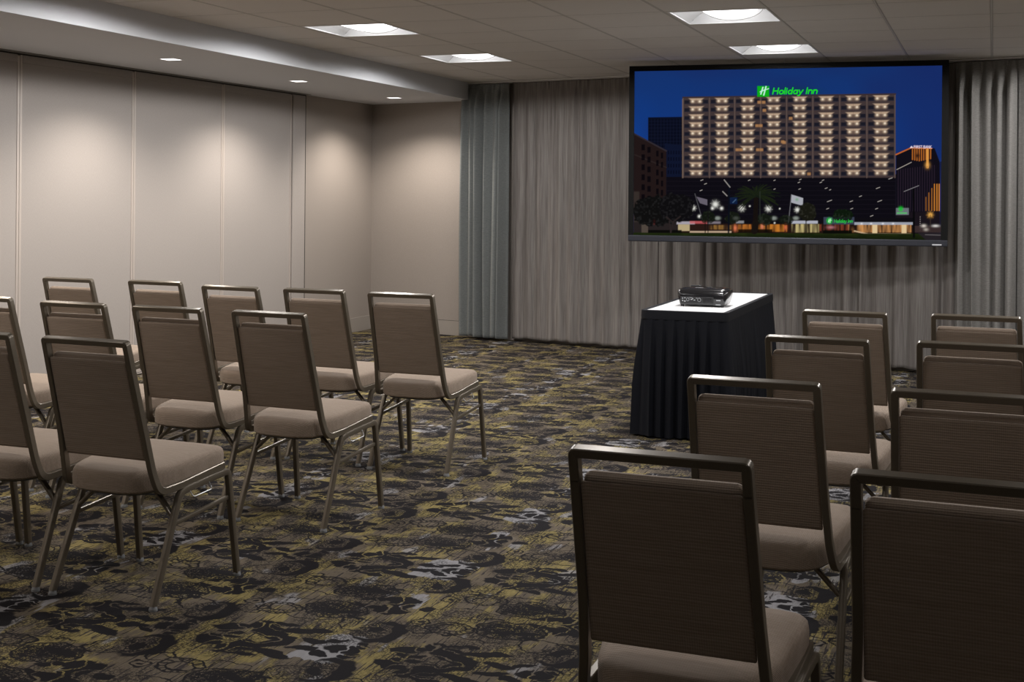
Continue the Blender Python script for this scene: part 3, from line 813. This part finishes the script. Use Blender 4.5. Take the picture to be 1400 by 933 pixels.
def line(x0, y0, x1, y1, w, c, a=1):
    dx, dy = x1-x0, y1-y0; L2 = dx*dx+dy*dy+1e-9
    t_ = np.clip(((Uq-x0)*dx+(Vq-y0)*dy)/L2, 0, 1)
    d = np.hypot(Uq-x0-t_*dx, Vq-y0-t_*dy); blend(np.clip((w-d)/.5+.5, 0, 1)*a, c)
def vnoise(sc_, seed, sy=None):
    sy = sy or sc_
    r = np.random.RandomState(seed); g = r.rand(128, 128)
    a = (Uq/sc_) % 127; b = (Vq/sy) % 127; i = a.astype(int); j = b.astype(int); fa, fb = a-i, b-j
    fa = fa*fa*(3-2*fa); fb = fb*fb*(3-2*fb)
    return (g[j, i]*(1-fa)+g[j, (i+1) % 128]*fa)*(1-fb)+(g[(j+1) % 128, i]*(1-fa)+g[(j+1) % 128, (i+1) % 128]*fa)*fb
# sky
tt = np.clip((Vq-90)/190, 0, 1)[..., None]
col[:] = lin((22, 52, 112))*(1-tt)+lin((16, 60, 138))*tt
blend(np.clip(vnoise(60, 1, 30)-.35, 0, 1)*.8, (26, 42, 98)); blend(np.clip((Uq-1180)/140, 0, 1)*.7, (24, 40, 100)); blend(np.clip((905-Uq)/60, 0, 1)*np.clip((Vq-120)/70, 0, 1)*.6, (14, 74, 165))
blend(np.clip((Vq-215)/60, 0, 1)*np.clip((Uq-1200)/40, 0, 1)*.6, (70, 80, 150))
# buildings at the left
poly([(886, 160.5), (934, 159.8), (934, 320), (886, 320)], (13, 17, 34))
for k in range(11): line(888.5+k*4.3, 163, 888.5+k*4.3, 222, .5, (5, 6, 16), .8)
for k in range(13): line(886, 166+k*4.6, 934, 165.6+k*4.6, .35, (24, 28, 50), .5)
poly([(909, 196), (934, 199), (934, 300), (909, 300)], (16, 22, 44))
for k in range(6):
    for j in range(10): rect(913+k*3.6, 206+j*9, 914.6+k*3.6, 211+j*9, (8, 10, 24), .8)
poly([(866, 182), (911, 206), (911, 322), (866, 322)], (34, 24, 24))
line(866, 182.5, 911, 206.5, 1.0, (48, 42, 48)); line(866, 211, 911, 229, .8, (44, 35, 34))
for j in range(7):
    for x0, w_ in ((877, 4.5), (885, 4.5), (897, 3.4), (903.5, 3)):
        yy = 193+j*14+(x0-866)*.42*(1-j*.08); rect(x0, yy, x0+w_, yy+8, (9, 7, 12), .9)
rect(866, 262, 874, 320, (58, 50, 46), .8, 2)
# podium
poly([(911, 242), (1225, 242), (1232, 305), (911, 305)], (15, 13, 20)); poly([(1224, 238), (1262, 260), (1262, 318), (1224, 318)], (20, 19, 28))
for k in range(9): line(912, 248+k*6.5, 1228, 248+k*6.3, .35, (28, 24, 33), .6)
# main block
TLx, TRx = 933.8, 1224.4
top_ = lambda u: 134-5*(u-TLx)/(TRx-TLx)
bot_ = 243.0
sU = (Uq-TLx)/(TRx-TLx); tV = (Vq-top_(Uq))/(bot_-top_(Uq))
inb = np.clip((Uq-TLx)/.6+.5, 0, 1)*np.clip((TRx-Uq)/.6+.5, 0, 1)*np.clip((Vq-top_(Uq)+1.5)/.6+.5, 0, 1)*np.clip((bot_-Vq)/.6+.5, 0, 1)
blend(inb, (66, 55, 56))
bx = np.array([255, 365, 470, 578, 686, 795, 907, 1020, 1138.])/3.043+850
fl_ = tV*10; fk = np.floor(fl_); ff = fl_-fk
slab = np.clip((ff-.80)/.06, 0, 1)*inb
for b in range(8):
    x0, x1 = bx[b], bx[b+1]; cx_ = (x0+x1)/2; hw = (x1-x0)/2
    a = (Uq-cx_)/hw; ins = inb*(np.abs(a) < .96)
    side_ = np.clip((np.abs(a)-.44)/.1, 0, 1)*np.clip((.93-np.abs(a))/.06, 0, 1)*np.clip((ff-.24)/.1, 0, 1)*np.clip((.80-ff)/.1, 0, 1)
    blend(side_*ins*.95, (24, 25, 36))
    ctr = np.clip((.45-np.abs(a))/.1, 0, 1)*np.clip((ff-.2)/.1, 0, 1)*np.clip((.84-ff)/.1, 0, 1); blend(ctr*ins*.75, (112, 92, 80))
    trap = np.clip((.62-np.abs(a)-(ff-.1)*.9)/.12, 0, 1)*np.exp(-((ff-.20)/.13)**2); blend(trap*ins*.95, (196, 168, 142))
    for s_ in (-1, 1):
        for k in range(10):
            yy = top_(cx_)+(bot_-top_(cx_))*(k+.47)/10
            glow(cx_+s_*hw*.27, yy, 2.4, 2.0, (215, 190, 162), .95)
            glow(cx_+s_*hw*.27, yy-.2, 1.15, 1.1, (250, 236, 215), .95)
    line(cx_, top_(cx_)+2, cx_, bot_, .35, (120, 88, 76), .35)
blend(np.clip((ff-.80)/.08, 0, 1)*inb*.85, (66, 54, 54)); blend(np.clip((ff-.62)/.08, 0, 1)*np.clip((.82-ff)/.05, 0, 1)*inb*.35, (40, 42, 56))
for b in range(9): line(bx[b] if b < 8 else TRx-.8, 133.5-5*b/8, bx[b] if b < 8 else TRx-.8, bot_, .75, (98, 82, 76), .8)
line(TLx-.2, 133.2, TRx, 128.6, .9, (58, 46, 50)); line(TLx-.6, 136, TLx-.6, bot_, .8, (120, 100, 84), .7)
for (x_, y_) in ((1038, 140), (1044, 140), (1045, 151), (1081, 162), (1035, 172), (1040, 172), (1008, 205), (1013, 205), (1036, 205), (1041, 205), (1070, 194), (1106, 238), (1072, 195)):
    rect(x_-2.4, y_-2, x_+2.4, y_+1.8, (176, 128, 84), .85, 1.5)
# interior streaks of light in the podium glass
for (x_, y_, l_) in ((958, 247, 5), (963, 252, 5), (957, 261, 5), (1023, 247, 4), (1093, 246, 4), (1091, 250, 4), (1092, 259, 4), (1124, 247, 4), (1121, 250, 4), (1128, 258, 5), (1134, 260, 3), (1198, 258, 8), (1175, 269, 5), (1131, 276, 10), (1162, 276, 6), (1200, 276, 9), (1130, 286, 5), (1163, 286, 5), (1197, 286, 5), (1215, 245, 8), (1150, 296, 4), (1190, 296, 6), (1100, 296, 3), (1058, 247, 3), (1058, 259, 3), (1235, 258, 8), (1245, 252, 8)):
    line(x_, y_, x_+l_*.6, y_-l_*.22, .42, (205, 198, 190), .7)
# bank tower at the right
poly([(1225, 210), (1246, 201), (1278, 203), (1285, 222), (1285, 322), (1225, 322)], (18, 15, 24))
line(1225, 211.5, 1245, 202.5, .9, (190, 100, 50)); line(1245, 202.3, 1274, 203, .7, (220, 130, 70))
for k in range(9): line(1247.5+k*3.1, 204, 1247.5+k*3.1, 220-abs(k-3)*.6, .75, (196, 112, 42), .85)
line(1268, 205, 1268, 229, 1.5, (232, 160, 74), .9); glow(1268, 226, 3, 4, (245, 180, 95), .7); glow(1254.5, 213, 3, 3, (20, 14, 18), .9)
line(1226, 232, 1246, 222, .45, (190, 180, 170), .8)
for k in range(16): line(1228+k*3.3, 232-k*.4, 1228+k*3.3, 289, .35, (58, 44, 60), .7)
for k, (x_, a_) in enumerate(((1266, .35), (1270, .5), (1274, .6), (1277.5, .95), (1281, 1), (1284, 1))): line(x_, 252+max(0, 3-k)*6, x_, 288, .75, (214, 134, 50), a_*.9)
poly([(1285.3, 221), (1292, 221), (1292, 322), (1285.3, 322)], (22, 20, 34), .75)
rect(1226, 290, 1292, 318, (28, 22, 28), .8, 2)
for k in range(7): rect(1257.5, 296+k*3, 1258.6, 297.6+k*3, (150, 140, 140), .7)
# street level
rect(911, 298, 1250, 307, (16, 14, 19), 1, 1); rect(911, 306, 1250, 320, (36, 22, 18), 1, 1)
rect(866, 304, 930, 321, (40, 34, 34), 1, 1); rect(877, 304, 886, 319, (84, 74, 66), .9, 1); glow(894.5, 303, 1.5, 2.4, (215, 70, 50), .9)
rect(925, 303, 950, 307, (176, 170, 180), .9, 1); rect(927, 307, 943, 316, (190, 172, 132), .95, 1); rect(943, 307, 1016, 318, (42, 26, 22), 1, 1)
rect(943, 302.5, 967, 306, (200, 92, 96), .8, 1.5); rect(967, 303, 985, 306, (150, 140, 150), .7, 2)
nn = vnoise(2.2, 3, 30)
def shop(x0, x1, y0, y1, c, a=.9):
    m_ = np.clip((Uq-x0)+.5, 0, 1)*np.clip((x1-Uq)+.5, 0, 1)*np.clip((Vq-y0)+.5, 0, 1)*np.clip((y1-Vq)+.5, 0, 1); blend(m_*a*np.clip(nn*1.1-.2, 0, .8), c)
shop(969, 1000, 308, 314, (190, 140, 70)); shop(1001, 1028, 307, 317, (226, 136, 54)); shop(1035, 1076, 307, 317, (226, 140, 50))
rect(943, 316, 1000, 318.6, (205, 178, 150), .8, 1); glow(1005, 312, 2.6, 4, (240, 130, 90), .8); glow(1042, 310, 2, 4, (240, 140, 110), .7); glow(1074, 311, 2, 4, (240, 120, 80), .7)
rect(1006, 302, 1017, 305.5, (160, 160, 165), .7, 1.5)
rect(1082, 302, 1118, 306, (190, 192, 205), .85, 1); shop(1082, 1120, 306.5, 318, (222, 204, 140), 1); rect(1101, 306.5, 1103, 318, (60, 50, 40), .9, 1)
shop(1120, 1165, 307, 316, (150, 70, 48), .9); glow(1136, 311, 5, 2, (214, 140, 150), .6); shop(1160, 1246, 306.5, 318, (226, 160, 96), 1)
for x_ in (1196, 1236): rect(x_-3.4, 307, x_+3.4, 319, (236, 208, 160), .9, 1)
rect(1168, 304, 1248, 307.6, (168, 172, 184), .9, .8); line(1168, 316, 1186, 320, .9, (225, 195, 155), .7); line(1186, 320, 1245, 320, .8, (215, 190, 150), .6)
for x_ in (1178, 1191, 1207, 1221): glow(x_, 306, 1.5, 1.2, (235, 235, 240), .9)
rect(1248, 309, 1292, 318, (60, 46, 46), .9, 1); glow(1263, 309, 3.2, 2, (226, 216, 206), .9); glow(1279, 309, 4.5, 1.6, (230, 226, 222), .9); glow(1266, 314, 3, 2, (190, 180, 170), .8)
# signs
rect(1126, 297, 1168, 307, (60, 66, 84), .95, .8); glow(1134, 302, 4, 4.2, (20, 190, 50), .95, 4)
rect(1225, 284.5, 1242.5, 294, (120, 126, 134), .8, 1); glow(1231.5, 286, 3.4, 3.4, (20, 190, 50), .95, 3); rect(1226, 290.5, 1240, 292.5, (90, 200, 110), .8, .8)
# flags, lamps, glints
poly([(1081.5, 266), (1098, 271), (1097.5, 281.5), (1081.5, 277)], (172, 174, 182)); glow(1089.5, 273, 2.2, 2, (110, 160, 120), .8); line(1082, 267, 1078, 304, .6, (110, 110, 116), .8)
poly([(952, 269), (967, 273), (967, 281), (957, 278)], (104, 98, 110)); line(950, 265, 960, 300, .5, (96, 96, 100), .7)
for (x_, y_, r_) in ((978, 279.5, 3.6), (948, 284.5, 2.4), (974, 285, 1.8), (986.5, 285, 2), (1014, 285, 3), (1050.5, 285.5, 3), (956, 296, 1.8), (1090, 287, 2.6), (1025, 282, 1), (1066, 285.5, .9), (1059, 305, 1)):
    glow(x_, y_, r_, r_, (248, 248, 240), 1)
    if r_ > 2:
        for k in range(4): a = k*PI/4+.2; line(x_-r_*2*math.cos(a), y_-r_*2*math.sin(a), x_+r_*2*math.cos(a), y_+r_*2*math.sin(a), .15, (210, 210, 200), .55)
for x_ in (981, 1006, 1058, 1088): glow(x_, 298.5, 4, 2.6, (150, 158, 150), .8, 3)
glow(1272, 294, 3, 3, (255, 190, 90), 1); [line(1272-6*math.cos(k*PI/4), 294-6*math.sin(k*PI/4), 1272+6*math.cos(k*PI/4), 294+6*math.sin(k*PI/4), .15, (220, 150, 70), .5) for k in range(4)]
line(1272, 294, 1272, 312, .5, (60, 50, 44))
# grass and kerb
gm_ = np.clip((Vq-317.6-(Uq-870)*.0035)/1.2, 0, 1); blend(gm_, (27, 36, 14)); blend(gm_*np.clip(vnoise(9, 8, 2)-.4, 0, 1)*.9, (44, 54, 20)); blend(gm_*np.clip((Vq-321)/4, 0, 1)*.6, (16, 22, 10))
poly([(1255, 319), (1292, 318), (1292, 330), (1268, 330)], (40, 34, 40), .9); line(1265, 321, 1292, 322, .5, (110, 104, 106), .8)
rect(886, 314.6, 932, 318.6, (10, 10, 8), .95, 1); rect(1009, 313.6, 1056, 318, (10, 10, 8), .95, 1); rect(1125, 315, 1165, 319.5, (10, 12, 8), .95, 1)
# trees
def tree(cx_, cy_, rx, ry, c, seed, a=.97):
    n_1 = vnoise(6, seed)*.45+vnoise(2.6, seed+1)*.25; d = np.sqrt(((Uq-cx_)/rx)**2+((Vq-cy_)/ry)**2)
    m_ = np.clip((1.12-d-(n_1-.35)*.8)/.08, 0, 1); blend(m_*a, c); blend(m_*np.clip(vnoise(2.4, seed+3)-.55, 0, 1)*1.4, tuple(min(255, v+26) for v in c))
tree(899, 289, 33, 19, (15, 15, 15), 21); tree(925, 284, 22, 17, (15, 14, 16), 24)
for (x0, y0, x1, y1) in ((917, 318, 921, 303), (921, 303, 930, 296), (921, 305, 911, 297), (917, 318, 915, 303)): line(x0, y0, x1, y1, 1.0, (44, 36, 36), .9)
tree(1002, 298, 9, 8, (22, 28, 18), 31, .8); tree(1046, 300, 10, 7, (22, 28, 18), 33, .8); tree(968, 297, 9, 8, (20, 26, 16), 35, .8); tree(1105, 290, 12, 11, (26, 26, 18), 37, .9); tree(1152, 295, 13, 8, (14, 26, 12), 39, .9); tree(1075, 301, 10, 6, (20, 26, 16), 41, .7)
for x_, y_ in ((964, 300), (1002, 303), (1102, 300)): line(x_, y_, x_, 318, .7, (24, 20, 16), .9)
# palm
line(1034, 268, 1032, 316, 3.2, (22, 17, 15)); line(1033, 305, 1031.5, 316, 4.4, (24, 19, 16))
r_ = random.Random(3)
for k in range(46):
    a = -PI*.5+(k/45-.5)*4.3+r_.uniform(-.08, .08); L = r_.uniform(24, 36)*(1 if abs(a+PI/2) < 1.6 else .8); px_, py_ = 1034, 268
    for j in range(7):
        q_ = j/7; x2 = px_+L/7*math.cos(a)*1.05; y2 = py_+L/7*math.sin(a)*.72+q_*2.9; line(px_, py_, x2, y2, 1.35*(1-q_*.65), (20+k % 3*5, 26+k % 3*6, 20), .85); px_, py_ = x2, y2
# lamp posts
line(997, 250, 996, 318, 1.2, (12, 16, 26), .95); line(990, 246, 998, 256, .6, (170, 165, 160), .8); line(988, 262, 994, 268, .6, (170, 165, 160), .8); line(1002, 277, 1006, 273, .8, (120, 160, 200), .8); rect(998, 270, 1008, 279, (16, 36, 74), .7, 1)
line(968, 283, 968, 318, .6, (20, 18, 20), .9); line(1249, 258, 1249.5, 324, 1.4, (10, 10, 12), .95); line(1236, 262, 1256, 254, .45, (150, 146, 150), .7); line(1039, 262, 1039, 300, .5, (50, 56, 50), .8)
# lettering drawn as strokes: unit glyphs, baseline 0, x-height .62, cap 1
def arc(cx_, cy_, rx, ry, a0, a1, n=10): return [(cx_+rx*math.cos(math.radians(a0+(a1-a0)*k/n)), cy_+ry*math.sin(math.radians(a0+(a1-a0)*k/n))) for k in range(n+1)]
GL = {'H': ([[(0, 0), (0, 1)], [(.62, 0), (.62, 1)], [(0, .52), (.62, .52)]], .84), 'o': ([arc(.27, .31, .25, .31, 0, 360, 14)], .70), 'l': ([[(0, 0), (0, 1.04)]], .24), 'i': ([[(0, 0), (0, .62)], [(0, .84), (0, .9)]], .24),
      'd': ([arc(.25, .31, .24, .31, 0, 360, 14), [(.5, 0), (.5, 1.04)]], .72), 'a': ([arc(.25, .31, .24, .31, 0, 360, 14), [(.5, 0), (.5, .62)]], .70), 'y': ([[(0, .62), (.24, .02)], [(.5, .62), (.14, -.3), (-.06, -.3)]], .70),
      'I': ([[(0, 0), (0, 1)]], .26), 'n': ([[(0, 0), (0, .62)], arc(.23, .38, .23, .24, 180, 0, 8)+[(.46, 0)]], .66), ' ': ([], .34),
      'F': ([[(0, 0), (0, 1), (.5, 1)], [(0, .52), (.42, .52)]], .66), 'R': ([[(0, 0), (0, 1), (.4, 1), (.5, .78), (.4, .52), (0, .52)], [(.28, .52), (.54, 0)]], .74), 'S': ([[(.5, .9), (.3, 1), (.05, .85), (.1, .6), (.42, .42), (.48, .15), (.25, 0), (0, .1)]], .70),
      'T': ([[(.27, 0), (.27, 1)], [(0, 1), (.54, 1)]], .72), 'B': ([[(0, 0), (0, 1), (.4, 1), (.46, .76), (.36, .52), (0, .52)], [(.36, .52), (.5, .26), (.4, 0), (0, 0)]], .72), 'A': ([[(0, 0), (.28, 1), (.56, 0)], [(.1, .36), (.46, .36)]], .74),
      'N': ([[(0, 0), (0, 1), (.52, 0), (.52, 1)]], .76), 'K': ([[(0, 0), (0, 1)], [(.5, 1), (0, .45), (.52, 0)]], .72)}
def text(s_, x0, y0, h, w_, c, shear=.22, slope=-.017, ext=None, a=1):
    tot = sum(GL[ch][1] for ch in s_); kx = (ext/(tot-.15)) if ext else h; x = 0
    for ch in s_:
        st_, adv = GL[ch]
        for pl_ in st_:
            for (p, q) in zip(pl_[:-1], pl_[1:]):
                f_ = lambda P: (x0+(x+P[0])*kx+P[1]*h*shear, y0-P[1]*h+slope*((x+P[0])*kx))
                (a0_, b0_), (a1_, b1_) = f_(p), f_(q); line(a0_, b0_, a1_, b1_, w_, c, a)
        x += adv
glow(1088, 124.5, 36, 7, (18, 60, 70), .35, 4)
rect(1035.2, 117.6, 1051.6, 132.4, (8, 168, 20), 1, .8); rect(1036.5, 118.6, 1050.6, 131, (20, 190, 34), .6, 1)
# the script H: two slanting strokes and a flying crossbar
for (x0, y0, x1, y1, w_) in ((1040.2, 128.6, 1043.0, 119.6, .85), (1044.2, 130, 1047.2, 118.4, .85), (1039.2, 125.6, 1045, 123.2, .6), (1045, 123.2, 1051, 121.2, .5)): line(x0, y0, x1, y1, w_, (205, 250, 235))
text('Holiday Inn', 1056.4, 128.6, 8.0, .78, (34, 224, 34), .22, -.012, 60.5)
line(1132.6, 304, 1133.8, 299.6, .5, (190, 250, 200)); line(1134.6, 304.6, 1135.8, 299.2, .5, (190, 250, 200)); line(1132.4, 302.4, 1136.6, 301.4, .4, (190, 250, 200))
text('Holiday Inn', 1140.5, 304.6, 4.2, .34, (40, 200, 70), .15, -.005, 25, .9)
poly([(1246.2, 199.4), (1248.6, 202.4), (1243.8, 202.4)], (235, 225, 240)); text('FIRST BANK', 1249.6, 202.4, 3.2, .3, (238, 222, 240), 0, .01, 24)
col = np.clip(col, 0, 1)
V = np.stack([GX, np.full_like(GX, .002), GZ], -1).reshape(-1, 3)
idx = np.arange((NXp+1)*(NYp+1)).reshape(NYp+1, NXp+1)
Fq = np.stack([idx[:-1, :-1], idx[:-1, 1:], idx[1:, 1:], idx[1:, :-1]], -1).reshape(-1, 4)
me = bpy.data.meshes.new('picture'); me.vertices.add(len(V)); me.vertices.foreach_set('co', V.ravel().astype(np.float32))
me.loops.add(Fq.size); me.loops.foreach_set('vertex_index', Fq.ravel().astype(np.int32))
me.polygons.add(len(Fq)); me.polygons.foreach_set('loop_start', np.arange(0, Fq.size, 4, dtype=np.int32)); me.update(calc_edges=True)
ca = me.color_attributes.new('picture', 'FLOAT_COLOR', 'POINT')
ca.data.foreach_set('color', np.concatenate([col.reshape(-1, 3), np.ones((len(V), 1))], 1).ravel().astype(np.float32))
t = NT('lit_screen_image'); at = t.n.new('ShaderNodeAttribute'); at.attribute_name = 'picture'
SCREEN_GAIN = .9
me.materials.append(t.emit(at.outputs['Color'], SCREEN_GAIN))
po = bpy.data.objects.new('screen_image', me); C.objects.link(po); po.parent = scn
po['label'] = 'glowing night picture of a hotel tower with palms, flags and green signs'

# ------------------------------------------------------------------ world, camera, colour
w = bpy.data.worlds.new('World'); sc.world = w; w.use_nodes = True
w.node_tree.nodes['Background'].inputs[0].default_value = (.02, .02, .02, 1); w.node_tree.nodes['Background'].inputs[1].default_value = 1
cam = bpy.data.cameras.new('Camera'); co_ = bpy.data.objects.new('Camera', cam); C.objects.link(co_); sc.camera = co_
cam.sensor_fit = 'HORIZONTAL'; cam.sensor_width = 36; cam.lens = F/1400*36
r0 = Vector((math.cos(PSI), math.sin(PSI), 0)); fw = Vector((-math.sin(PSI), math.cos(PSI), 0)); z_ = Vector((0, 0, 1))
Rr = r0*cR+z_*sR; Up = z_*cR-r0*sR
M = Matrix((Rr, Up, -fw)).transposed().to_4x4(); M.translation = Vector((0, 0, CAMH)); co_.matrix_world = M
c0 = CY-466.5                      # optical centre relative to the picture centre, pixels
ox, oy = -sR*c0, cR*c0
cam.shift_x = -ox/1400; cam.shift_y = oy/1400
cam.clip_start = .05; cam.clip_end = 100
sc.view_settings.view_transform = 'Standard'; sc.view_settings.look = 'None'; sc.view_settings.gamma = 1; sc.view_settings.use_curve_mapping = False
sc.view_settings.exposure = 0.0
sc.cycles.use_denoising = True
sc.cycles.max_bounces = 8; sc.cycles.diffuse_bounces = 5
